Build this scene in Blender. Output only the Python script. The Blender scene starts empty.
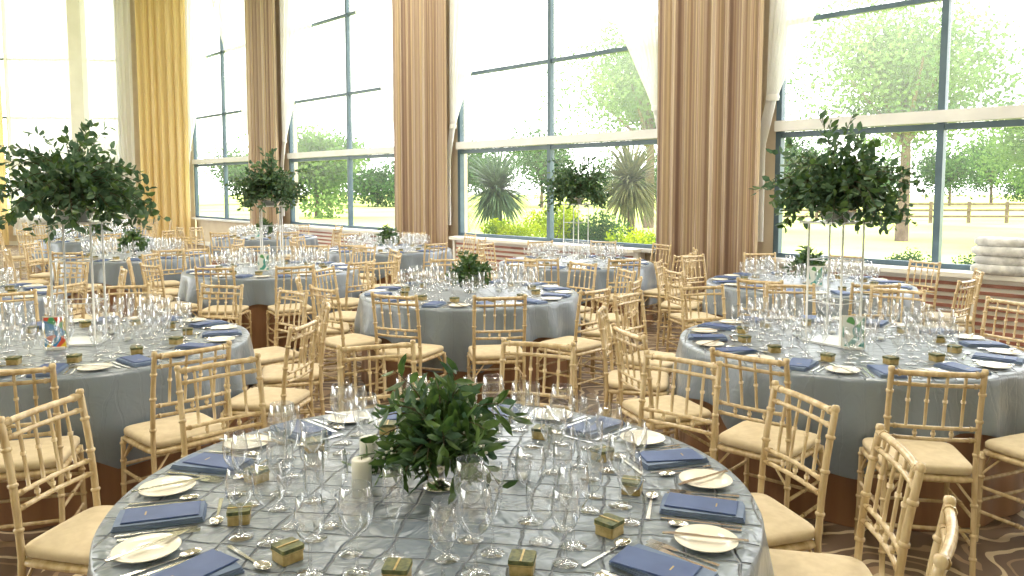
import bpy, math, random
from mathutils import Vector, Matrix, noise as mnoise
random.seed(7)
C=bpy.context.scene.collection
PI=math.pi

# ------------------------------------------------------------ materials
def newmat(name):
    m=bpy.data.materials.new(name); m.use_nodes=True
    nt=m.node_tree
    for n in list(nt.nodes): nt.nodes.remove(n)
    out=nt.nodes.new('ShaderNodeOutputMaterial')
    return m,nt,out
def N(nt,t,**kw):
    n=nt.nodes.new(t)
    for k,v in kw.items():
        if k in n.inputs: n.inputs[k].default_value=v
        else: setattr(n,k,v)
    return n
def L(nt,a,b): nt.links.new(a,b)
def rgb(r,g,b):
    f=lambda c:((c/255)/12.92 if c/255<=.04045 else ((c/255+.055)/1.055)**2.4)
    return (f(r),f(g),f(b),1)
def ramp(nt,stops,interp='LINEAR'):
    n=nt.nodes.new('ShaderNodeValToRGB'); cr=n.color_ramp; cr.interpolation=interp
    cr.elements[0].position=stops[0][0]; cr.elements[0].color=stops[0][1]
    cr.elements[1].position=stops[-1][0]; cr.elements[1].color=stops[-1][1]
    for p,c in stops[1:-1]:
        e=cr.elements.new(p); e.color=c
    return n
def pmat(name,c1,c2=None,scale=20,rough=.5,metal=0,bump=0,translucent=0,spec=.5,sheen=0,stretch=(1,1,1),coat=0):
    m,nt,out=newmat(name)
    b=N(nt,'ShaderNodeBsdfPrincipled',Roughness=rough,Metallic=metal)
    b.inputs['Specular IOR Level'].default_value=spec
    if sheen: b.inputs['Sheen Weight'].default_value=sheen
    if coat: b.inputs['Coat Weight'].default_value=coat
    c2=c2 or tuple(x*.82 for x in c1[:3])+(1,)
    tc=N(nt,'ShaderNodeTexCoord'); mp=N(nt,'ShaderNodeMapping'); mp.inputs['Scale'].default_value=stretch
    no=N(nt,'ShaderNodeTexNoise',Scale=scale,Detail=4.0)
    L(nt,tc.outputs['Object'],mp.inputs['Vector']); L(nt,mp.outputs[0],no.inputs['Vector'])
    r=ramp(nt,[(.35,c2),(.65,c1)]); L(nt,no.outputs['Fac'],r.inputs[0]); L(nt,r.outputs[0],b.inputs['Base Color'])
    if bump:
        bp=N(nt,'ShaderNodeBump',Strength=bump,Distance=.01); L(nt,no.outputs['Fac'],bp.inputs['Height']); L(nt,bp.outputs[0],b.inputs['Normal'])
    if translucent:
        t=N(nt,'ShaderNodeBsdfTranslucent'); L(nt,r.outputs[0],t.inputs['Color'])
        mx=N(nt,'ShaderNodeMixShader'); mx.inputs[0].default_value=translucent
        L(nt,b.outputs[0],mx.inputs[1]); L(nt,t.outputs[0],mx.inputs[2]); L(nt,mx.outputs[0],out.inputs[0])
    else: L(nt,b.outputs[0],out.inputs[0])
    return m

M={}
M['chair']=pmat('champagne_gold_wood',rgb(226,206,168),rgb(192,166,124),scale=30,rough=.24,stretch=(1,1,.2),spec=.7)
M['cushion']=pmat('ivory_cushion',rgb(214,198,168),rgb(203,186,155),scale=25,rough=.8)
M['green']=pmat('eucalyptus_leaf',rgb(104,132,100),rgb(58,90,66),scale=14,rough=.5,translucent=.35)
M['green2']=pmat('ruscus_leaf',rgb(100,130,68),rgb(48,80,42),scale=18,rough=.35,translucent=.3)
M['stem']=pmat('branch_bark',rgb(84,74,50),rough=.8)
M['berry']=pmat('white_blossom',rgb(225,225,215),rough=.6)
M['plate']=pmat('cream_porcelain',rgb(244,240,230),rgb(238,233,222),scale=3,rough=.15)
M['silver']=pmat('polished_silver',rgb(228,226,222),rgb(208,205,200),scale=5,rough=.16,metal=1)
M['napkin']=pmat('slate_blue_linen',rgb(122,138,166),rgb(100,118,150),scale=12,rough=.8)
M['menu']=pmat('slate_navy_card',rgb(74,96,146),rgb(60,82,130),scale=8,rough=.5)
M['gold']=pmat('gold_paper',rgb(206,184,130),rgb(172,148,92),scale=50,rough=.35,metal=.3)
M['teal']=pmat('green_gift_wrap',rgb(120,120,76),rgb(66,80,54),scale=60,rough=.5)
M['white']=pmat('white_paint',rgb(240,238,232),rgb(232,230,222),scale=2,rough=.5)
M['sill']=pmat('sill_paint',rgb(225,225,224),rgb(212,212,212),scale=3,rough=.4)
M['frame']=pmat('blue_grey_frame',rgb(84,106,120),rgb(70,92,106),scale=4,rough=.4)
M['pier']=pmat('plaster_beige',rgb(214,200,178),rgb(205,190,168),scale=3,rough=.9)
M['grille']=pmat('rust_red_slat',rgb(178,126,110),rgb(150,100,86),scale=6,rough=.6)
M['ceil']=pmat('ceiling_paint',rgb(238,234,226),scale=1,rough=.9)
M['wax']=pmat('ivory_wax',rgb(250,248,238),scale=3,rough=.4)
M['acryl']=pmat('white_metal_rod',rgb(244,246,248),scale=3,rough=.2)
M['stone']=pmat('pale_grey_fabric',rgb(226,226,224),rgb(180,180,180),scale=12,rough=.9,bump=.2)
M['grass']=pmat('sunlit_grass',rgb(206,214,130),rgb(178,196,100),scale=.15,rough=1,spec=0)
M['tree']=pmat('pale_tree_leaf',rgb(122,150,84),rgb(64,100,46),scale=.6,rough=.8,translucent=.4,spec=.1)
M['hedge']=pmat('hedge_leaf',rgb(76,112,54),rgb(38,70,34),scale=.8,rough=.8,translucent=.3,spec=.1)
M['shrub']=pmat('lime_shrub_leaf',rgb(184,196,16),rgb(88,130,20),scale=2.2,rough=.7,translucent=.4,spec=.1)
M['palm']=pmat('cordyline_blade',rgb(96,124,84),rgb(38,64,42),scale=3,rough=.6,translucent=.25)
M['palmdry']=pmat('cordyline_dry_blade',rgb(128,124,78),rgb(54,72,42),scale=4,rough=.7,translucent=.2)
M['fence']=pmat('fence_timber',rgb(110,92,74),rgb(84,68,52),scale=4,rough=.9)
M['bag']=pmat('tan_leather',rgb(168,104,58),rgb(128,74,38),scale=12,rough=.5)

m,nt,out=newmat('clear_glass'); M['glass']=m
lw=N(nt,'ShaderNodeLayerWeight',Blend=.5)
pw=N(nt,'ShaderNodeMath',operation='POWER'); pw.inputs[1].default_value=2.1; L(nt,lw.outputs['Facing'],pw.inputs[0])
mr=N(nt,'ShaderNodeMapRange'); mr.inputs['To Min'].default_value=.11; mr.inputs['To Max'].default_value=.92; L(nt,pw.outputs[0],mr.inputs['Value'])
cr=ramp(nt,[(0,(.98,.985,.99,1)),(.6,(.94,.95,.96,1)),(1,(.6,.62,.64,1))]); L(nt,lw.outputs['Facing'],cr.inputs[0])
tr=N(nt,'ShaderNodeBsdfTransparent'); L(nt,cr.outputs[0],tr.inputs[0])
gl=N(nt,'ShaderNodeBsdfGlossy',Roughness=.05); gl.inputs[0].default_value=(.98,.98,.99,1)
mx=N(nt,'ShaderNodeMixShader'); L(nt,mr.outputs[0],mx.inputs[0]); L(nt,tr.outputs[0],mx.inputs[1]); L(nt,gl.outputs[0],mx.inputs[2]); L(nt,mx.outputs[0],out.inputs[0])

m,nt,out=newmat('glare_veil_glazing'); M['pane']=m  # daylight glare put into the panes as a white veil, denser higher up
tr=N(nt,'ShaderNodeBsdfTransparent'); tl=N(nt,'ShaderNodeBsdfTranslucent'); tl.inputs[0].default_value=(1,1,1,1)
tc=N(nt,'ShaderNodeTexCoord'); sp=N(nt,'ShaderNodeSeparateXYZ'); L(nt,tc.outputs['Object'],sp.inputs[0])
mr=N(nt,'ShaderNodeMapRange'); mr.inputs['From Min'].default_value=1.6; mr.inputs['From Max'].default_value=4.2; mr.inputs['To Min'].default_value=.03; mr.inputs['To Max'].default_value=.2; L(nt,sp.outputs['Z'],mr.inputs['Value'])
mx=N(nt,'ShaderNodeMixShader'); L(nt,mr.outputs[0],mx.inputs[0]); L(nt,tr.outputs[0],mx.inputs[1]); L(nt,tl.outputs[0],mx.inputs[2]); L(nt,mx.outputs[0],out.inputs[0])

m,nt,out=newmat('white_voile'); M['sheer']=m
tr=N(nt,'ShaderNodeBsdfTransparent'); tl=N(nt,'ShaderNodeBsdfTranslucent'); tl.inputs[0].default_value=(.97,.96,.95,1)
df=N(nt,'ShaderNodeBsdfDiffuse'); df.inputs[0].default_value=(.95,.95,.94,1)
tc=N(nt,'ShaderNodeTexCoord'); wv=N(nt,'ShaderNodeTexNoise',Scale=9.0); mp=N(nt,'ShaderNodeMapping'); mp.inputs['Scale'].default_value=(1,1,.05)
L(nt,tc.outputs['Object'],mp.inputs[0]); L(nt,mp.outputs[0],wv.inputs['Vector'])
mr=N(nt,'ShaderNodeMapRange'); mr.inputs['To Min'].default_value=.6; mr.inputs['To Max'].default_value=1.0; L(nt,wv.outputs['Fac'],mr.inputs['Value'])
a=N(nt,'ShaderNodeMixShader'); a.inputs[0].default_value=.75; L(nt,tl.outputs[0],a.inputs[1]); L(nt,df.outputs[0],a.inputs[2])
b=N(nt,'ShaderNodeMixShader'); L(nt,mr.outputs[0],b.inputs[0]); L(nt,tr.outputs[0],b.inputs[1]); L(nt,a.outputs[0],b.inputs[2]); L(nt,b.outputs[0],out.inputs[0])

def curtain_mat(name,stops,trans):
    m,nt,out=newmat(name)
    tc=N(nt,'ShaderNodeTexCoord'); sp=N(nt,'ShaderNodeSeparateXYZ'); L(nt,tc.outputs['Object'],sp.inputs[0])
    cb=N(nt,'ShaderNodeCombineXYZ'); L(nt,sp.outputs['X'],cb.inputs['X'])
    no=N(nt,'ShaderNodeTexNoise',Scale=15.0,Detail=1.0); L(nt,cb.outputs[0],no.inputs['Vector'])
    r=ramp(nt,stops); L(nt,no.outputs['Fac'],r.inputs[0])
    p=N(nt,'ShaderNodeBsdfPrincipled',Roughness=.38); p.inputs['Sheen Weight'].default_value=.2
    L(nt,r.outputs[0],p.inputs['Base Color'])
    t=N(nt,'ShaderNodeBsdfTranslucent'); L(nt,r.outputs[0],t.inputs[0])
    mx=N(nt,'ShaderNodeMixShader'); mx.inputs[0].default_value=trans
    L(nt,p.outputs[0],mx.inputs[1]); L(nt,t.outputs[0],mx.inputs[2]); L(nt,mx.outputs[0],out.inputs[0])
    return m
M['curt']=curtain_mat('bronze_gold_striped_satin',[(.34,rgb(136,112,98)),(.42,rgb(186,164,144)),(.48,rgb(152,126,110)),(.54,rgb(220,202,166)),(.60,rgb(164,138,120)),(.68,rgb(198,174,152))],.12)
M['curty']=curtain_mat('gold_striped_satin',[(.3,rgb(222,190,130)),(.45,rgb(244,222,166)),(.55,rgb(230,202,144)),(.7,rgb(248,230,184))],.35)

def cloth_mat():
    m,nt,out=newmat('slate_silver_pintuck_satin')
    tc=N(nt,'ShaderNodeTexCoord'); mp=N(nt,'ShaderNodeMapping'); mp.inputs['Rotation'].default_value=(0,0,.5)
    no=N(nt,'ShaderNodeTexNoise',Scale=5.0,Detail=3.0)
    L(nt,tc.outputs['Object'],mp.inputs[0]); L(nt,mp.outputs[0],no.inputs['Vector'])
    vm=N(nt,'ShaderNodeVectorMath',operation='MULTIPLY_ADD'); vm.inputs[1].default_value=(.07,.07,.07)
    L(nt,no.outputs['Color'],vm.inputs[0]); L(nt,mp.outputs[0],vm.inputs[2])
    sp=N(nt,'ShaderNodeSeparateXYZ'); L(nt,vm.outputs[0],sp.inputs[0])
    outs=[]
    for ax in 'XY':
        pp=N(nt,'ShaderNodeMath',operation='PINGPONG'); pp.inputs[1].default_value=.055; L(nt,sp.outputs[ax],pp.inputs[0])
        r=N(nt,'ShaderNodeMapRange',interpolation_type='SMOOTHSTEP'); r.inputs['From Min'].default_value=.0; r.inputs['From Max'].default_value=.006; L(nt,pp.outputs[0],r.inputs['Value'])
        outs.append(r)
    mn=N(nt,'ShaderNodeMath',operation='MINIMUM'); L(nt,outs[0].outputs[0],mn.inputs[0]); L(nt,outs[1].outputs[0],mn.inputs[1])
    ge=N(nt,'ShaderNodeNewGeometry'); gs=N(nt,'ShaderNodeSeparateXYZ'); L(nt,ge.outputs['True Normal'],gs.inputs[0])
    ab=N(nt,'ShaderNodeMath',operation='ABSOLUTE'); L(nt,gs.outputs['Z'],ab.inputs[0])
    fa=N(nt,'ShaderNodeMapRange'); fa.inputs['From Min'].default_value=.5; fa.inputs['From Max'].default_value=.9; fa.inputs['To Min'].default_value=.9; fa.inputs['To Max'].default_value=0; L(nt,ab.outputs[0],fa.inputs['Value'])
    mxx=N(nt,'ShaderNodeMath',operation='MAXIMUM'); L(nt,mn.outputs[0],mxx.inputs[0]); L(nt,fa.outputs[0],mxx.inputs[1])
    n2=N(nt,'ShaderNodeTexNoise',Scale=12.0,Detail=2.0,Distortion=.8); L(nt,tc.outputs['Object'],n2.inputs['Vector'])
    # wrinkle strength: full on top, soft on the hanging folds
    ws=N(nt,'ShaderNodeMapRange'); ws.inputs['From Min'].default_value=.5; ws.inputs['From Max'].default_value=.9; ws.inputs['To Min'].default_value=.5; ws.inputs['To Max'].default_value=1.7; L(nt,ab.outputs[0],ws.inputs['Value'])
    ad=N(nt,'ShaderNodeMath',operation='MULTIPLY_ADD'); L(nt,ws.outputs[0],ad.inputs[1]); L(nt,n2.outputs['Fac'],ad.inputs[0]); L(nt,mxx.outputs[0],ad.inputs[2])
    bp=N(nt,'ShaderNodeBump',Strength=.9,Distance=.01); L(nt,ad.outputs[0],bp.inputs['Height'])
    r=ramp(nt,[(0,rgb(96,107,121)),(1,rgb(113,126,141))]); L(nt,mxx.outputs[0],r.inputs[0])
    p=N(nt,'ShaderNodeBsdfPrincipled',Roughness=.29); p.inputs['Sheen Weight'].default_value=.2; p.inputs['Specular IOR Level'].default_value=1.0
    L(nt,r.outputs[0],p.inputs['Base Color']); L(nt,bp.outputs[0],p.inputs['Normal']); L(nt,p.outputs[0],out.inputs[0])
    return m
M['cloth']=cloth_mat()
M['skirt']=pmat('copper_brown_satin',rgb(158,118,88),rgb(120,86,62),scale=6,rough=.32,stretch=(1,1,.1))

m,nt,out=newmat('patterned_carpet'); M['carpet']=m
tc=N(nt,'ShaderNodeTexCoord')
n1=N(nt,'ShaderNodeTexNoise',Scale=3.2,Detail=2.0); L(nt,tc.outputs['Object'],n1.inputs['Vector'])
vm=N(nt,'ShaderNodeVectorMath',operation='MULTIPLY_ADD'); vm.inputs[1].default_value=(.28,.28,0); L(nt,n1.outputs['Color'],vm.inputs[0]); L(nt,tc.outputs['Object'],vm.inputs[2])
vo=N(nt,'ShaderNodeTexVoronoi',Scale=1.25,Randomness=.25); L(nt,vm.outputs[0],vo.inputs['Vector'])
dk=rgb(116,96,80); lt=rgb(204,186,156); md=rgb(160,136,110)
r=ramp(nt,[(0,lt),(.05,dk),(.1,lt),(.14,md),(.2,dk),(.25,lt),(.285,dk),(.36,md),(.385,dk),(.45,lt),(.48,dk),(.56,md),(.6,dk),(1,dk)],'CONSTANT'); L(nt,vo.outputs['Distance'],r.inputs[0])
p=N(nt,'ShaderNodeBsdfPrincipled',Roughness=.55); L(nt,r.outputs[0],p.inputs['Base Color']); L(nt,p.outputs[0],out.inputs[0])

def card_mat(name,cols):
    m,nt,out=newmat(name)
    tc=N(nt,'ShaderNodeTexCoord'); vo=N(nt,'ShaderNodeTexVoronoi',Scale=22.0); L(nt,tc.outputs['Object'],vo.inputs['Vector'])
    sp=N(nt,'ShaderNodeSeparateColor'); L(nt,vo.outputs['Color'],sp.inputs[0])
    st=[(i/len(cols),c) for i,c in enumerate(cols)]
    r=ramp(nt,st,'CONSTANT'); L(nt,sp.outputs[0],r.inputs[0])
    p=N(nt,'ShaderNodeBsdfPrincipled',Roughness=.4); L(nt,r.outputs[0],p.inputs['Base Color']); L(nt,p.outputs[0],out.inputs[0])
    return m
M['card1']=card_mat('colourful_picture_print',[rgb(240,205,70),rgb(70,150,210),rgb(230,100,70),rgb(80,170,110)])
M['card2']=card_mat('green_picture_print',[rgb(80,160,150),rgb(235,240,235),rgb(100,160,100)])

# ------------------------------------------------------------ mesh builder
class MB:
    def __init__(s): s.v=[]; s.f=[]; s.m=[]; s.sm=[]
    def add(s,vs,fs,mi=0,smooth=True,mat=None):
        o=len(s.v)
        if mat is not None: vs=[mat@Vector(v) for v in vs]
        s.v+= [tuple(v) for v in vs]
        for f in fs: s.f.append(tuple(i+o for i in f)); s.m.append(mi); s.sm.append(smooth)
    def merge(s,other,mat=Matrix.Identity(4),mmap=None):
        o=len(s.v); s.v+=[tuple(mat@Vector(v)) for v in other.v]
        for f,mi,sm in zip(other.f,other.m,other.sm):
            s.f.append(tuple(i+o for i in f)); s.m.append(mmap[mi] if mmap else mi); s.sm.append(sm)
    def box(s,c,d,mi=0,rz=0,mat=None):
        x,y,z=[k/2 for k in d]
        vs=[Vector((a*x,b*y,e*z)) for a in(-1,1) for b in(-1,1) for e in(-1,1)]
        R=Matrix.Rotation(rz,3,'Z'); vs=[R@v+Vector(c) for v in vs]
        s.add(vs,[(0,1,3,2),(4,6,7,5),(0,4,5,1),(2,3,7,6),(0,2,6,4),(1,5,7,3)],mi,False,mat)
    def lathe(s,prof,seg=16,mi=0,mat=None,smooth=True):
        vs=[];fs=[];n=len(prof)
        for i in range(seg):
            a=2*PI*i/seg
            for r,z in prof: vs.append((r*math.cos(a),r*math.sin(a),z))
        for i in range(seg):
            j=(i+1)%seg
            for k in range(n-1): fs.append((i*n+k,j*n+k,j*n+k+1,i*n+k+1))
        s.add(vs,fs,mi,smooth,mat)
    def tube(s,pts,rad,seg=8,mi=0,cap=True,mat=None):
        pts=[Vector(p) for p in pts]; n=len(pts)
        if not isinstance(rad,(list,tuple)): rad=[rad]*n
        vs=[];fs=[]
        for i,p in enumerate(pts):
            t=(pts[min(i+1,n-1)]-pts[max(i-1,0)]).normalized()
            ref=Vector((0,0,1)) if abs(t.z)<.9 else Vector((1,0,0))
            a=t.cross(ref).normalized(); b=t.cross(a)
            for k in range(seg):
                an=2*PI*k/seg; vs.append(p+(a*math.cos(an)+b*math.sin(an))*rad[i])
        for i in range(n-1):
            for k in range(seg):
                q=(k+1)%seg; fs.append((i*seg+k,i*seg+q,(i+1)*seg+q,(i+1)*seg+k))
        if cap: fs.append(tuple(range(seg))); fs.append(tuple(range((n-1)*seg,n*seg)))
        s.add(vs,fs,mi,True,mat)
    def prism(s,out,z0,z1,mi=0,mat=None,smooth=False):
        n=len(out)
        vs=[(x,y,z0) for x,y in out]+[(x,y,z1) for x,y in out]
        fs=[tuple(range(n))[::-1],tuple(range(n,2*n))]+[(i,(i+1)%n,n+(i+1)%n,n+i) for i in range(n)]
        s.add(vs,fs,mi,smooth,mat)
    def mesh(s,name,mats):
        me=bpy.data.meshes.new(name); me.from_pydata(s.v,[],s.f)
        for k in mats: me.materials.append(M[k])
        me.polygons.foreach_set('material_index',s.m); me.polygons.foreach_set('use_smooth',s.sm)
        me.update(); return me
def ob(name,me,loc=(0,0,0),rz=0,mat=None,parent=None,sc=1):
    o=bpy.data.objects.new(name,me); C.objects.link(o)
    if mat is not None: o.matrix_world=mat
    else: o.location=loc; o.rotation_euler=(0,0,rz); o.scale=(sc,sc,sc)
    if parent: o.parent=parent
    return o

# ------------------------------------------------------------ chair
def chair_mesh():
    b=MB()
    def post(pts,r,nodes):
        P=[];R=[]
        pts=[Vector(p) for p in pts]
        for i in range(len(pts)-1):
            for k in range(6):
                t=k/6; P.append(pts[i].lerp(pts[i+1],t)); R.append(r)
        P.append(pts[-1]); R.append(r*.9)
        b.tube(P,R,8)
        for z in nodes:
            for i in range(len(P)-1):
                if P[i].z<=z<=P[i+1].z:
                    t=(z-P[i].z)/(P[i+1].z-P[i].z+1e-9); q=P[i].lerp(P[i+1],t); d=(P[i+1]-P[i]).normalized()
                    b.tube([q-d*.008,q-d*.004,q+d*.004,q+d*.008],[r,r*1.35,r*1.35,r],8,cap=False); break
    def yb(z):
        if z<.45: return -.205+.025*z/.45
        t=(z-.45)/.47; return -.18-.015*t-.04*t*t
    for sx in(-1,1):
        post([(sx*.180,yb(z),z) for z in (0,.22,.45,.6,.75,.92)],.0125,[.1,.2,.33,.55,.7,.82])
        b.lathe([(0,.925),(.012,.922),(.015,.912),(.0125,.9)],8,mat=Matrix.Translation((sx*.18,yb(.92),.008)))
        post([(sx*.195,.185,0),(sx*.192,.178,.22),(sx*.19,.172,.44)],.0125,[.08,.2,.32,.41])
        for z in(.15,.27): 
            b.tube([(sx*.193,.18,z),(sx*.181,yb(z),z)],.0085,6)
            b.tube([(sx*.187,-.02,z),(sx*.187,.0,z)],.0115,6)
        b.tube([(sx*.19,.175,.33),(sx*.186,.09,.425)],.006,5)
        b.tube([(sx*.19,.175,.33),(sx*.11,.175,.425)],.006,5)
        b.tube([(sx*.182,-.19,.33),(sx*.11,-.185,.425)],.006,5)
    for z in(.2,.3): b.tube([(-.193,.18,z),(.193,.18,z)],.0085,6)
    b.tube([(-.18,yb(.22),.22),(.18,yb(.22),.22)],.0085,6)
    def rail(z,r):
        b.tube([(x,yb(z)-.016*(1-(x/.18)**2),z) for x in(-.18,-.12,-.06,0,.06,.12,.18)],r,8)
        for x in(-.15,.15): b.tube([(x-.005,yb(z)-.006,z),(x+.005,yb(z)-.006,z)],r*1.3,8)
    rail(.905,.0125); rail(.855,.009); rail(.665,.009); rail(.615,.009)
    def sp(x,z0,z1,r=.0068):
        o=-.016*(1-(x/.18)**2)
        b.tube([(x,yb(z)+o,z) for z in [z0+(z1-z0)*k/4 for k in range(5)]],r,6)
        zm=(z0+z1)/2; b.tube([(x,yb(zm)+o,zm-.006),(x,yb(zm)+o,zm+.006)],r*1.5,6)
    for x in(-.108,-.036,.036,.108): sp(x,.665,.905)
    for x in(-.072,0,.072): sp(x,.615,.665)
    def slab(z0,z1,ins,mi,bul=0,n=40):
        prof=[(ins+.012,z0),(ins,z0+.008),(ins,z1-.012),(ins+.006,z1-.004),(ins+.02,z1),(ins+.08,z1+bul*.7),(ins+.14,z1+bul)]
        vs=[]
        for ii,z in prof:
            for k in range(n):
                a=2*PI*k/n; c,s_=math.cos(a),math.sin(a); e=.28
                x=math.copysign(abs(c)**e,c); y=math.copysign(abs(s_)**e,s_)
                hw=.208-.008*(1-y) - ii; vs.append((x*hw,y*(.198-ii)-.005,z))
        fs=[]
        m=len(prof)
        for i in range(m-1):
            for k in range(n): q=(k+1)%n; fs.append((i*n+k,i*n+q,(i+1)*n+q,(i+1)*n+k))
        fs.append(tuple(range(n))[::-1]); fs.append(tuple(range((m-1)*n,m*n)))
        b.add(vs,fs,mi,True)
    slab(.425,.455,0,0); slab(.456,.495,.006,1,.008)
    return b.mesh('chiavari_chair',['chair','cushion'])
CH=chair_mesh()

# ------------------------------------------------------------ table
TR=.95; TH=.75
def table_mesh():
    b=MB(); seg=240
    def fold(a): return .5+.5*math.sin(17*a+1.5*math.sin(3*a)+.8*math.sin(5*a+1))
    rings=[0.001,.2,.45,.7,.85,.92]
    vs=[];rows=0
    for r in rings:
        for k in range(seg):
            a=2*PI*k/seg; vs.append((r*math.cos(a),r*math.sin(a),TH)); 
        rows+=1
    hl=[]
    for k in range(seg):
        a=2*PI*k/seg; d=1.225/max(abs(math.cos(a)),abs(math.sin(a)))
        hl.append(min(.48,d-TR+.02*math.sin(9*a)))
    ts=[0,.04,.15,.3,.5,.7,.85,1]
    for j,t in enumerate(ts):
        for k in range(seg):
            a=2*PI*k/seg; h=hl[k]*t
            r=TR+.008+.055*min(1,h/.25)*fold(a)+.006*(t>0)
            z=TH-.004-h if t>0 else TH-.003
            vs.append((r*math.cos(a),r*math.sin(a),z))
        rows+=1
    fs=[]
    for i in range(rows-1):
        for k in range(seg): q=(k+1)%seg; fs.append((i*seg+k,i*seg+q,(i+1)*seg+q,(i+1)*seg+k))
    b.add(vs,fs,0)
    vs=[];rows=0
    for z in [TH-.02,.6,.45,.3,.15,.004]:
        for k in range(seg):
            a=2*PI*k/seg; r=TR-.012+.03*(TH-z)/TH*fold(a)
            vs.append((r*math.cos(a),r*math.sin(a),z))
        rows+=1
    fs=[]
    for i in range(rows-1):
        for k in range(seg): q=(k+1)%seg; fs.append((i*seg+k,i*seg+q,(i+1)*seg+q,(i+1)*seg+k))
    b.add(vs,fs,1)
    b.lathe([(0,TH-.03),(TR-.02,TH-.03),(TR-.02,TH-.005),(0,TH-.005)],48,2,smooth=False)
    b.tube([(0,0,.03),(0,0,TH-.03)],.05,10,2)
    b.lathe([(0,.0),(.35,.0),(.35,.03),(.05,.06)],24,2)
    return b.mesh('banquet_table',['cloth','skirt','fence'])
TB=table_mesh()

# ------------------------------------------------------------ tableware
def glass(kind,seg=20):
    b=MB()
    if kind=='red': p=[(0,.002),(.036,.002),(.036,.004),(.012,.009),(.0048,.016),(.004,.05),(.0045,.09),(.012,.098),(.03,.112),(.041,.134),(.0445,.158),(.042,.185),(.036,.218),(.0352,.219),(.0355,.217)]
    elif kind=='white': p=[(0,.002),(.033,.002),(.033,.004),(.011,.009),(.0045,.015),(.004,.05),(.0045,.08),(.011,.088),(.026,.1),(.035,.12),(.037,.142),(.034,.168),(.030,.192),(.0292,.193)]
    elif kind=='flute': p=[(0,.002),(.031,.002),(.031,.004),(.01,.009),(.0045,.015),(.004,.06),(.0045,.09),(.01,.1),(.019,.12),(.0255,.15),(.0265,.188),(.025,.235),(.0243,.236)]
    else: p=[(0,.002),(.032,.002),(.032,.004),(.012,.010),(.006,.018),(.006,.045),(.014,.055),(.029,.07),(.037,.09),(.039,.12),(.039,.155),(.0382,.156)]
    b.lathe(p,seg,0); return b
def plate():
    b=MB(); b.lathe([(0,.001),(.045,.001),(.05,.003),(.082,.013),(.083,.015),(.08,.0155),(.055,.007),(.048,.005),(0,.005)],40,0); return b
def knife(l=.22):
    b=MB(); b.prism([(-.006,-l/2),(.006,-l/2),(.005,0),(.010,.02),(.011,l/2-.03),(.004,l/2),(-.004,l/2),(-.006,0)],.001,.004); return b
def fork(l=.2):
    b=MB(); b.prism([(-.006,-l/2),(.006,-l/2),(.003,.01),(.011,.045),(.012,.06),(-.012,.06),(-.011,.045),(-.003,.01)],.001,.0035)
    for x in(-.0098,-.0035,.0035,.0098): b.prism([(x-.0018,.058),(x+.0018,.058),(x+.001,l/2+.005),(x-.001,l/2+.005)],.001,.0035)
    return b
def spoon(l=.2):
    b=MB(); b.prism([(-.006,-l/2),(.006,-l/2),(.003,.045),(-.003,.045)],.001,.004)
    b.lathe([(0,.0012),(.8,.003),(1,.008),(.95,.0085),(.75,.0045),(0,.003)],16,0,mat=Matrix.Translation((0,.068,0))@Matrix.Diagonal((.019,.029,1,1)))
    return b
def napkin():
    b=MB()
    for i,(w,l) in enumerate([(.125,.235),(.122,.23),(.118,.225)]):
        z0=.001+i*.005; 
        out=[(-w/2,-l/2),(0,-l/2-.002),(w/2,-l/2),(w/2+.002,0),(w/2,l/2),(0,l/2+.002),(-w/2,l/2),(-w/2-.002,0)]
        b.prism(out,z0,z0+.0045,0)
    return b
def menu():
    b=MB(); b.prism([(-.052,-.1),(.052,-.1),(.052,.1),(-.052,.1)],0,.0012,0)
    b.prism([(-.05,-.098),(.05,-.098),(.05,.098),(-.05,.098)],.0016,.0028,0)
    b.prism([(-.012,.04),(.012,.04),(.012,.044),(-.012,.044)],.0028,.003,1); return b
def favor():
    b=MB()
    def bev(c,w,h,z,mi):
        e=.004; o=[(-w+e,-w),(w-e,-w),(w,-w+e),(w,w-e),(w-e,w),(-w+e,w),(-w,w-e),(-w,-w+e)]; b.prism(o,z,z+h,mi)
    bev(0,.029,.026,.0,1); bev(0,.031,.014,.0255,0); bev(0,.0315,.003,.0262,1)
    b.box((0,0,.0405),(.005,.062,.002),1)
    return b
T=Matrix.Translation; RZ=lambda a:Matrix.Rotation(a,4,'Z')
def setting(r):
    L_=[]
    def put(k,x,y,a=0,z=0): L_.append((k,T((x,y,z))@RZ(a)))
    put('napkin',r(.006),.80+r(.006),r(.06)); 
    put('menu',r(.006),.79+r(.01),r(.2),.0172)
    put('fork',-.094,.80+r(.01),PI+r(.04)); put('fork',-.122,.80+r(.01),PI+r(.04))
    put('knife',.092,.80+r(.01),PI+r(.04)); put('spoon',.122,.80+r(.01),PI+r(.03))
    put('plate',.215,.80+r(.01),0); put('knife',.217,.80,PI+.25+r(.3),.0155)
    put('favor',-.085+r(.008),.585+r(.006),r(.5))
    put('red',.03+r(.008),.565+r(.008)); put('white',.125+r(.008),.60+r(.008)); put('flute',-.03+r(.008),.48+r(.01)); put('water',.08+r(.006),.475+r(.006))
    if r(1)>-.4: put('red',.0+r(.01),.385+r(.008))
    put('spoon',.0+r(.01),.648,PI/2+r(.03))
    return L_
PIECE={'napkin':napkin(),'menu':menu(),'fork':fork(),'knife':knife(),'spoon':spoon(),'plate':plate(),'favor':favor(),'red':glass('red'),'white':glass('white'),'flute':glass('flute'),'water':glass('water')}
PM={'napkin':['napkin'],'menu':['menu','gold'],'fork':['silver'],'knife':['silver'],'spoon':['silver'],'plate':['plate'],'favor':['teal','gold'],'red':['glass'],'white':['glass'],'flute':['glass'],'water':['glass']}
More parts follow.
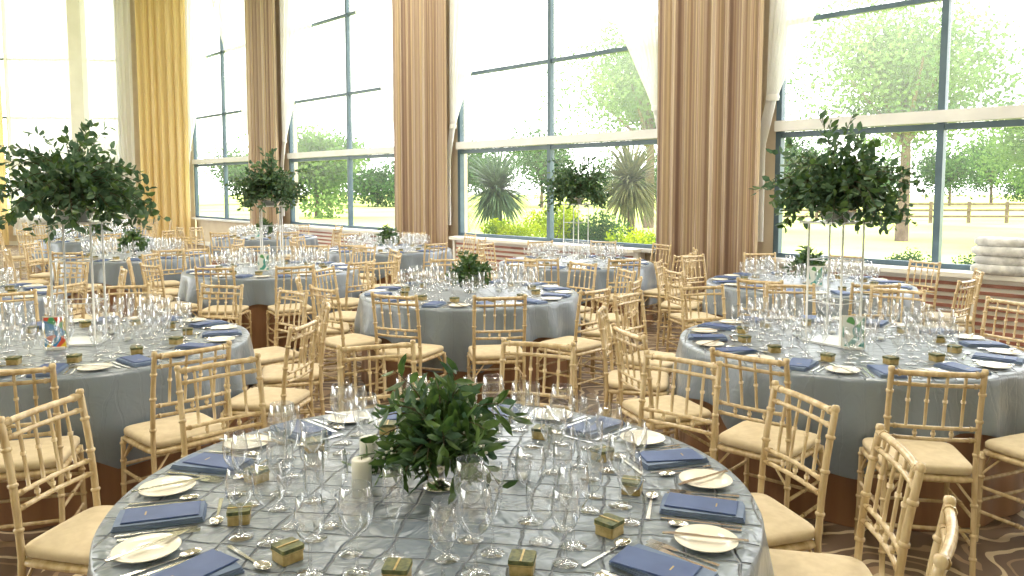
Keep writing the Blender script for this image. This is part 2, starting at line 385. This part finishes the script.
PN={'napkin':'folded_napkin','menu':'menu_card','fork':'dinner_fork','knife':'table_knife','spoon':'dessert_spoon','plate':'side_plate','favor':'wedding_favor_box','red':'red_wine_glass','white':'white_wine_glass','flute':'champagne_flute','water':'water_goblet'}
PME={k:PIECE[k].mesh(PN[k],PM[k]) for k in PIECE}
def jitter(a): return random.uniform(-a,a)
LOW={k:glass(k,12) for k in('red','white','flute','water')}
GL=['glass']; SET=['napkin','menu','silver','plate','teal','gold']
mm={'napkin':{0:0},'menu':{0:1,1:5},'fork':{0:2},'knife':{0:2},'spoon':{0:2},'plate':{0:3},'favor':{0:4,1:5}}
def group_meshes():
    g=MB(); s=MB()
    for i in range(12):
        R=RZ(-(i*PI/6))
        for k,mt in setting(jitter):
            if k in LOW: g.merge(LOW[k],R@mt)
            else: s.merge(PIECE[k],R@mt,mm[k])
    return g.mesh('table_glassware',GL), s.mesh('place_settings',SET)
GRP=[group_meshes() for _ in range(2)]

# ------------------------------------------------------------ foliage
def leaf(b,p,d,up,l,w,mi,flat=False):
    d=d.normalized(); s=d.cross(up)
    if s.length<1e-3: s=Vector((1,0,0))
    s.normalize(); n=s.cross(d)
    if flat:
        b.add([p,p+d*l*.5+s*w*.5,p+d*l,p+d*l*.5-s*w*.5],[(0,1,2,3)],mi,False); return
    vs=[p,p+d*l*.35+s*w*.5+n*w*.1,p+d*l*.75+s*w*.38+n*w*.05,p+d*l-n*w*.15,p+d*l*.75-s*w*.38+n*w*.05,p+d*l*.35-s*w*.5+n*w*.1,p+d*l*.4-n*w*.08]
    b.add(vs,[(0,1,6),(1,2,3,6),(6,3,4,5),(0,6,5)],mi,True)
def rv(rng): 
    while True:
        v=Vector((rng.uniform(-1,1),rng.uniform(-1,1),rng.uniform(-1,1)))
        if .1<v.length<1: return v.normalized()
def bouquet(seed,nb,R,zs,droop,ll,lw,nl=16,mats=(0,1),berries=0,minz=-.35,b=None,z0=0,floorz=None):
    rng=random.Random(seed); b=b or MB()
    for i in range(nb):
        d=rv(rng); 
        while d.z<minz: d=rv(rng)
        ln=R*rng.uniform(.5,1.08); 
        if rng.random()<.15: ln*=1.18
        pts=[];p=Vector((0,0,z0)); dd=Vector((d.x,d.y,d.z*zs+.15)).normalized()
        n=8
        for k in range(n+1):
            if floorz is not None and p.z<floorz: p.z=floorz
            pts.append(p.copy()); p=p+dd*ln/n; dd=(dd+Vector((0,0,-droop/n))+rv(rng)*.08).normalized()
        b.tube(pts,[.003*(1-k/(n+1))+.0008 for k in range(n+1)],4,2,cap=False)
        for k in range(nl):
            t=.3+.7*k/(nl-1); f=t*n; j=min(int(f),n-1); q=pts[j].lerp(pts[j+1],f-j)
            ax=(pts[j+1]-pts[j]).normalized() if (pts[j+1]-pts[j]).length>1e-5 else d; sd=rv(rng); sd=(sd-ax*sd.dot(ax)).normalized()
            dr=(ax*rng.uniform(.3,1)+sd).normalized()
            if floorz is not None and q.z<floorz+.05: dr.z=abs(dr.z)*.5
            leaf(b,q,dr,rv(rng),ll*rng.uniform(.7,1.2),lw*rng.uniform(.7,1.2),mats[0] if rng.random()<.7 else mats[1])
        if berries and rng.random()<berries:
            q=pts[-1]
            for _ in range(5):
                c=q+rv(rng)*.015
                if floorz is not None: c.z=max(c.z,floorz)
                b.lathe([(0,-.005),(.004,-.003),(.005,0),(.004,.003),(0,.005)],6,3,mat=T(c))
    return b
TALL=[]
for sd,RR in ((3,.42),(11,.455)):
    b=bouquet(sd,150,RR,.8,1.25,.06,.032,nl=16,z0=.94,minz=-.5)
    b.box((0,0,.007),(.26,.26,.012),4)
    for x in(-.11,.11):
        for y in(-.11,.11): b.tube([(x,y,.01),(x,y,.72)],.0065,8,4)
    b.box((0,0,.725),(.30,.30,.014),4)
    for z in(.25,.5):
        for a in range(4):
            R=RZ(a*PI/2); b.tube([R@Vector((-.11,.11,z)),R@Vector((.11,.11,z))],.003,6,4)
    b.lathe([(0,.731),(.06,.732),(.07,.74),(.11,.79),(.125,.83),(.12,.83),(.1,.79),(0,.76)],20,5)
    b.tube([(0,0,.76),(0,0,.96)],.02,6,2)
    TALL.append(b.mesh('tall_foliage_centerpiece',['green','green2','stem','berry','acryl','silver']))
def low(seed,nb,R):
    b=bouquet(seed,nb,R,.8,1.3,.07,.024,nl=12,berries=.25,minz=-.1,z0=.16,mats=(1,0),floorz=.03)
    b.lathe([(0,.002),(.055,.002),(.056,.006),(.02,.016),(.012,.03),(.014,.05),(.05,.075),(.078,.11),(.085,.145),(.08,.145),(.07,.11),(0,.09)],28,4)
    b.tube([(0,0,.09),(0,0,.165)],.03,6,2)
    return b.mesh('low_foliage_centerpiece',['green','green2','stem','berry','silver'])
LOWC=[low(5,85,.225),low(8,60,.19)]
def pillar():
    b=MB(); b.lathe([(0,.001),(.03,.001),(.03,.11),(.027,.114),(.01,.11),(0,.11)],24,0); b.tube([(0,0,.108),(.001,0,.12)],.0012,5,1); return b.mesh('pillar_candle',['wax','stem'])
PIL=pillar()
def tealight():
    b=MB(); b.lathe([(0,.001),(.028,.001),(.033,.03),(.034,.06),(.032,.06),(.03,.03),(.024,.005)],20,0)
    b.lathe([(0,.006),(.019,.006),(.019,.02),(0,.019)],16,1); return b.mesh('tealight_holder',['glass','wax'])
TEA=tealight()
def cardm(k):
    b=MB(); b.box((0,0,.009),(.10,.05,.016),1); b.box((0,0,.1),(.13,.006,.19),1); b.box((0,.0035,.1),(.115,.002,.175),0);b.box((0,-.0035,.1),(.115,.002,.175),0)
    return b.mesh('table_number_card',[k,'white'])
CARD=[cardm('card1'),cardm('card2')]

# ------------------------------------------------------------ place tables
D2=math.radians
tables=[
(-.225,2.37,13,'low0',None),
(2.0,4.66,8,'tall0',1),
(-.375,6.9,-12,'low1',None),
(-2.6,4.65,12,'tall1',0),
(-2.75,8.9,5,'tall0',1),
(.8,9.75,20,'tall1',None),
(2.9,7.6,0,'low1',1),
(-1.9,11.9,10,'low1',None),
(-5.2,10.7,4,'low1',None),
(-4.95,6.6,17,'low1',None),
(-7.6,14.2,9,'low1',None),
(-4.7,14.8,12,'low1',1),
(-9.3,17.6,22,'low1',None)]
for ti,(tx,ty,off,cp,card) in enumerate(tables):
    ob('banquet_table',TB,(tx,ty,0),random.uniform(0,1) if ti else .35)
    nch=12 if ti<5 else 10
    if ti>6: nch=8
    for i in range(nch):
        a=D2(off)+i*2*PI/nch
        rc=1.22+random.uniform(-.005,.03)
        if ti==0 and 2<=i<=4: rc=1.14; a-=D2([3,9,14][i-2])
        px,py=tx+rc*math.sin(a),ty+rc*math.cos(a)
        if ti==0 and py<1.2 and px<.6: continue   # photographer stands here
        o=ob('chiavari_chair',CH,(px,py,0),PI-a+random.uniform(-.1,.1))
        if ti==8 and i==2: bagpos=(px,py)
    z=TH+.001
    if ti==0:
        for i in range(12):
            a=D2(off)+i*PI/6; R=T((tx,ty,z))@RZ(-a)
            for k,mt in setting(jitter): ob(PN[k],PME[k],mat=R@mt)
    else:
        g,s=GRP[ti%2]
        ob('table_glassware',g,(tx,ty,z),-D2(off)); ob('place_settings',s,(tx,ty,z),-D2(off))
    tall=cp[:4]=='tall'
    me=(TALL if tall else LOWC)[int(cp[-1])]
    ob('tall_foliage_centerpiece' if tall else 'low_foliage_centerpiece',me,(tx-(.06 if ti==1 else 0),ty,z),[0,2.2,1,.2,.4,.9][ti] if ti<6 else ti*1.3)
    for a in (.2,2.6,1.4):
        ob('tealight_holder',TEA,(tx+.26*math.cos(a),ty+.26*math.sin(a),z))
    if card is not None: ob('table_number_card',CARD[card],(tx-.03,ty-(.21 if tall else .27),z),random.uniform(-.3,.3))
ob('pillar_candle',PIL,(-.455,2.30,TH+.001)); ob('pillar_candle',PIL,(-.47,2.50,TH+.001))
# tan handbag left on a chair seat
b=MB()
b.prism([(-.17,0),(.17,0),(.13,.22),(-.13,.22)],-.055,.055,0,mat=Matrix.Rotation(PI/2,4,'X'))
b.tube([(-.08,0,.21),(-.06,0,.33),(0,0,.38),(.06,0,.33),(.08,0,.21)],.009,6,0)
b.box((0,-.06,.15),(.24,.012,.1),0)
ob('leather_handbag',b.mesh('leather_handbag',['bag']),(bagpos[0],bagpos[1],.504),.2,sc=.85)

# ------------------------------------------------------------ room shell
P0=Vector((3.34,9.9,0)); ang=math.atan2(.724,-.69); WM=T(P0)@RZ(ang)
K=WM@Vector((18.6,0,0)); ang2=D2(184.6); LM=T(K)@RZ(ang2)
HZ=7.4
E1=WM@Vector((-9,0,0)); E2=LM@Vector((13,0,0))
def slabpoly(name,pts,z0,z1,mk):
    b=MB(); b.prism([(p[0],p[1]) for p in pts],z0,z1,0); ob(name,b.mesh(name,[mk]))
poly=[(E1.x,E1.y),(K.x,K.y),(E2.x,E2.y),(E2.x,-5),(E1.x,-5)]
slabpoly('floor',poly,-.12,0,'carpet'); slabpoly('ceiling',poly,HZ,HZ+.2,'ceil')
slabpoly('wall_rear',[(E2.x,-5.2),(E1.x,-5.2),(E1.x,-5),(E2.x,-5)],0,HZ,'ceil')
slabpoly('wall_right',[(E1.x,-5.2),(E1.x+.2,-5.2),(E1.x+.2,E1.y),(E1.x,E1.y)],0,HZ,'ceil')

def fabric(name,mk,WMx,x0,x1,z0,z1,yo,amp,fpm,seed):
    b=MB(); rng=random.Random(seed); n=int((x1-x0)*60); zz=[z0+(z1-z0)*i/12 for i in range(13)]
    ph=[rng.uniform(0,6) for _ in range(3)]
    vs=[]
    for z in zz:
        t=(z-z0)/(z1-z0)
        for i in range(n+1):
            u=i/n; x=(u-.5)*(x1-x0)*(1-.03*(1-t)*1)
            s=x*fpm*2*PI+ph[0]+.9*math.sin(x*3+ph[1])
            y=amp*(math.sin(s)+.35*math.sin(2.3*s+ph[2]+t))*(1-.25*t)
            vs.append((x,y,z))
    fs=[(j*(n+1)+i,j*(n+1)+i+1,(j+1)*(n+1)+i+1,(j+1)*(n+1)+i) for j in range(len(zz)-1) for i in range(n)]
    b.add(vs,fs,0)
    ob(name,b.mesh(name,[mk]),mat=WMx@T(((x0+x1)/2,yo,0)))
def sheer(WMx,edge,dirn,seed,ztie=2.8):
    b=MB(); rng=random.Random(seed); n=60; rows=36; vs=[]
    for j in range(rows+1):
        z=HZ-.1-(HZ-.1-1.0)*j/rows
        if z>ztie: w=.14+2.5*((z-ztie)/(HZ-ztie))**1.05
        else: w=.14
        off=.08 if z>ztie else .08+.14*min(1,(ztie-z)/.6)
        for i in range(n+1):
            u=i/n; vs.append((dirn*(u*w-off),.035*math.sin(u*52+.6*math.sin(z))*min(1,w+.3),z))
    fs=[(j*(n+1)+i,j*(n+1)+i+1,(j+1)*(n+1)+i+1,(j+1)*(n+1)+i) for j in range(rows) for i in range(n)]
    b.add(vs,fs,0)
    b.lathe([(.08,-.04),(.09,0),(.08,.04)],16,0,mat=T((dirn*.0,0,ztie))@Matrix.Diagonal((1,.5,1,1)))
    ob('sheer_drape',b.mesh('sheer_drape',['sheer']),mat=WMx@T((edge,.14,0)))
wn=[0]
def window(WMx,x0,x1,mull):
    wn[0]+=1; b=MB(); w=x1-x0; c=(x0+x1)/2
    b.box((c,-.02,.78),(w,.36,.05),0)
    b.box((c,0,2.45),(w,.16,.13),0)
    b.box((c,-.02,2.34),(w,.08,.07),1)
    b.box((c,-.02,.83),(w,.08,.06),1)
    for z in(3.72,5.4,HZ-.06): b.box((c,-.02,z),(w,.07,.06),1)
    for x in mull+[x0+.03,x1-.03]: b.box((x,-.02,(HZ+.8)/2),(.07,.1,HZ-.8),1)
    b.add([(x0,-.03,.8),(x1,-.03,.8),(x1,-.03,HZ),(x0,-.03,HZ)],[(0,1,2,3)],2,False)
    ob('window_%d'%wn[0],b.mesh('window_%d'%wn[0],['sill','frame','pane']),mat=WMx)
def solid(name,WMx,boxes,mk):
    b=MB()
    for c,d in boxes: b.box(c,d,0)
    ob(name,b.mesh(name,[mk]),mat=WMx)
wins=[(-9,-6.4,[]),(-4.6,0,[-1.9]),(1.75,6.25,[3.95]),(8.0,12.65,[10.0]),(14.4,18.5,[16.4])]
piers=[(-6.4,-4.6),(0,1.75),(6.25,8.0),(12.65,14.4)]
for a,b_,ml in wins: window(WM,a,b_,ml)
solid('wall_back',WM,[(((a+b_)/2,-.1,HZ/2),(b_-a,.2,HZ)) for a,b_ in piers]+[(((a+b_)/2,-.1,.3775),(b_-a,.2,.755)) for a,b_,_ in wins],'pier')
solid('baseboard_back',WM,[((4.8,.012,.06),(27.4,.02,.12))],'white')
for i,(a,b_) in enumerate(piers):
    fabric('satin_curtain','curt' if i<3 else 'curt',WM,a+.03,b_-.08,.02,HZ-.05,.30,.055,4.6,i+1)
for a,b_,_ in wins[1:]:
    sheer(WM,a,1,1); sheer(WM,b_,-1,2)
for a,b_ in [(-4.4,-.3),(2.0,6.1),(8.2,12.4)]:
    b=MB(); c=(a+b_)/2; w=b_-a
    b.box((c,.22,.39),(w,.03,.7),0); 
    for k in range(8): b.box((c,.245,.12+k*.08),(w-.1,.02,.035),1)
    for x in(a,(a+b_)/2,b_): b.box((x,.24,.39),(.06,.05,.72),0)
    b.box((c,.26,.78),(w+.06,.19,.05),0); b.box((c,.12,.02),(w,.18,.03),0)
    for x in(a+.02,b_-.02): b.box((x,.12,.39),(.03,.2,.72),0)
    ob('radiator_grille',b.mesh('radiator_grille',['white','grille']),mat=WM)
lw_=[(2.05,7.0,[3.4,5.2]),(8.9,13,[11])]; lp=[(0,2.05),(7.0,8.9)]
for a,b_,ml in lw_: window(LM,a,b_,ml)
solid('wall_left',LM,[(((a+b_)/2,-.1,HZ/2),(b_-a,.2,HZ)) for a,b_ in lp]+[(((a+b_)/2,-.1,.3775),(b_-a,.2,.755)) for a,b_,_ in lw_],'pier')
solid('baseboard_left',LM,[((6.5,.012,.06),(13,.02,.12))],'white')
fabric('satin_curtain','curty',LM,.0,1.4,.02,HZ-.05,.30,.055,4.6,21)
fabric('satin_curtain','curty',LM,5.2,6.2,.02,HZ-.05,.30,.055,4.6,22)
solid('column_left',LM,[((3.0,.4,HZ/2),(.36,.34,HZ)),((3.0,.4,.06),(.42,.4,.12)),((3.0,.4,HZ-.1),(.44,.42,.2))],'white')
fabric('sheer_drape','sheer',LM,1.6,2.9,.3,HZ-.1,.14,.035,6,31)
fabric('sheer_drape','sheer',LM,3.2,5.2,.3,HZ-.1,.14,.035,6,32)
b=MB()
for i,(rx,h) in enumerate([(.27,.1),(.25,.1),(.28,.1),(.24,.09)]):
    z=.05+i*.092
    b.lathe([(0,-h/2),(rx*.85,-h/2),(rx,-h/4),(rx*1.02,0),(rx,h/4),(rx*.85,h/2),(0,h/2)],24,0,mat=T((jitter(.02),jitter(.02),z))@Matrix.Diagonal((1,.6,1,1)))
ob('stacked_seat_cushions',b.mesh('stacked_seat_cushions',['stone']),mat=WM@T((-2.6,.24,.808)))

# ------------------------------------------------------------ outside
b=MB(); b.add([(-160,-20,-.16),(160,-20,-.16),(160,220,-.16),(-160,220,-.16)],[(0,1,2,3)],0,False)
ob('grass_field',b.mesh('grass_field',['grass']))
def treemesh(name,seed,h,R,n,mk,ls,zs=.8,blobs=9):
    rng=random.Random(seed); b=MB(); 
    bl=[]
    for i in range(blobs):
        v=rv(rng)*R*rng.uniform(.1,.68); bl.append((Vector((v.x,v.y,h-R*zs+v.z*zs)),R*rng.uniform(.25,.5)))
    for i in range(n):
        c,r=rng.choice(bl); v=rv(rng); p=c+Vector((v.x,v.y,v.z*.85))*r*(rng.random()**.4)*1.15
        if p.z<.05: p.z=.05+rng.random()*.2
        leaf(b,p,rv(rng),rv(rng),ls*rng.uniform(.6,1.3),ls*.6,0,flat=True)
    b.tube([(0,0,-.1),(.05,0,h*.3),(0,.05,h*.65)],[h*.025,h*.018,h*.008],8,1)
    for c,r in bl: b.tube([(0,0,h*.35),tuple(Vector((0,0,h*.35)).lerp(c,.6)),tuple(c)],[h*.01,h*.006,h*.003],5,1,cap=False)
    return b.mesh(name,[mk,'fence'])
def tree(name,seed,x,y,h,R,n,mk,ls,zs=.8,blobs=9): ob(name,treemesh(name,seed,h,R,n,mk,ls,zs,blobs),(x,y,-.16))
tree('deciduous_tree',1,13.5,27,9.5,4.4,15000,'tree',.19,blobs=16)
tree('deciduous_tree',2,6.3,36,10.5,5,15000,'tree',.22,blobs=16)
tree('deciduous_tree',3,21,30,6.5,3.4,9000,'tree',.18,blobs=12)
tree('deciduous_tree',4,-12,48,7,4.5,7000,'tree',.3,blobs=12)
rr=random.Random(77)
HM=[treemesh('hedgerow_tree',20+i,[5,6.4,7.2][i],5.4,5200,'hedge',.36,.5,14) for i in range(3)]
for i in range(17):
    ob('hedgerow_tree',HM[i%3],(-60+i*8+rr.uniform(-2,2),80+rr.uniform(-8,8),-.16),rr.uniform(0,6))
for i,(x,y,h,R) in enumerate([(.1,16.0,1.45,.85),(.95,16.9,1.8,.95),(1.75,16.2,1.45,.8),(2.6,15.3,1.2,.8),(-1.7,17.2,1.4,.8)]):
    tree('garden_shrub',40+i,x,y,h,R,4500,'shrub' if i in(0,1,3) else 'hedge',.07,zs=.8,blobs=12)
for i,(x,y,h,R) in enumerate([(5.5,10.9,1.0,.5),(6.3,10.6,1.05,.5)]):
    tree('garden_shrub',50+i,x,y,h,R,2500,'hedge',.05,zs=.8)
def palm(seed,x,y,ht,R,nb,mk):
    rng=random.Random(seed); b=MB()
    b.tube([(0,0,0),(.03,0,ht*.5),(0,.02,ht)],[.11,.09,.08],8,1)
    for i in range(nb):
        d=rv(rng); 
        while d.z<-.85: d=rv(rng)
        p=Vector((0,0,ht)); w=.034; s=d.cross(Vector((0,0,1))); 
        if s.length<.05: continue
        s.normalize(); ln=R*rng.uniform(.8,1.1); pts=[]; n=6; dd=d.copy()
        for k in range(n+1):
            ww=w*(1-(k/n)**2)*(.5+.5*min(1,k)); pts+= [p+s*ww,p-s*ww]; p=p+dd*ln/n; dd=(dd+Vector((0,0,-.12))).normalized()
        b.add(pts,[(2*k,2*k+1,2*k+3,2*k+2) for k in range(n)],0)
    ob('cordyline_palm',b.mesh('cordyline_palm',[mk,'fence']),(x,y,-.16))
palm(1,-.35,18.6,1.8,1.15,560,'palm'); palm(2,2.75,18.2,1.95,1.25,600,'palmdry'); palm(3,-1.5,20,1.3,.8,250,'palm')
b=MB()
for i in range(22):
    b.box((12+i*2.0,41,.5),(.14,.12,1.25),0)
for z in(.35,.68,1.0): b.box((33,40.93,z),(42,.05,.11),0)
ob('post_and_rail_fence',b.mesh('post_and_rail_fence',['fence']),(0,0,-.16))

# ------------------------------------------------------------ light
w=bpy.data.worlds.new('World'); bpy.context.scene.world=w; w.use_nodes=True
nt=w.node_tree; bg=nt.nodes['Background']
tc=N(nt,'ShaderNodeTexCoord'); sp=N(nt,'ShaderNodeSeparateXYZ'); L(nt,tc.outputs['Generated'],sp.inputs[0])
r=ramp(nt,[(0,(1,.985,.96,1)),(.12,(1,1,.99,1)),(.7,(.93,.96,1,1))]); L(nt,sp.outputs['Z'],r.inputs[0]); L(nt,r.outputs[0],bg.inputs[0])
bg.inputs[1].default_value=5.4
sd=bpy.data.lights.new('sun','SUN'); sd.energy=1.2; sd.angle=D2(8); sd.color=(1,.96,.88)
so=bpy.data.objects.new('sun',sd); C.objects.link(so); so.rotation_euler=(D2(28),D2(18),0)
for x,y in [(0,3),(-4,3),(3.5,5.5),(-4,8.5),(0,8.5),(-7,13),(-3,13)]:  # unseen warm fill lamps, added under the ceiling to brighten the room
    ld=bpy.data.lights.new('ceiling_fill','AREA'); ld.shape='DISK'; ld.size=1.2; ld.energy=150; ld.color=(1,.90,.77)
    lo=bpy.data.objects.new('ceiling_fill',ld); C.objects.link(lo); lo.location=(x,y,HZ-.05)

# ------------------------------------------------------------ camera
cd=bpy.data.cameras.new('camera'); cd.sensor_width=36; cd.lens=27.42; cd.clip_end=500
cd.shift_y=-.0377
co=bpy.data.objects.new('camera',cd); C.objects.link(co); co.location=(0,0,1.68); co.rotation_euler=(D2(85.5),0,0)
bpy.context.scene.camera=co
bpy.context.scene.view_settings.view_transform='Standard'
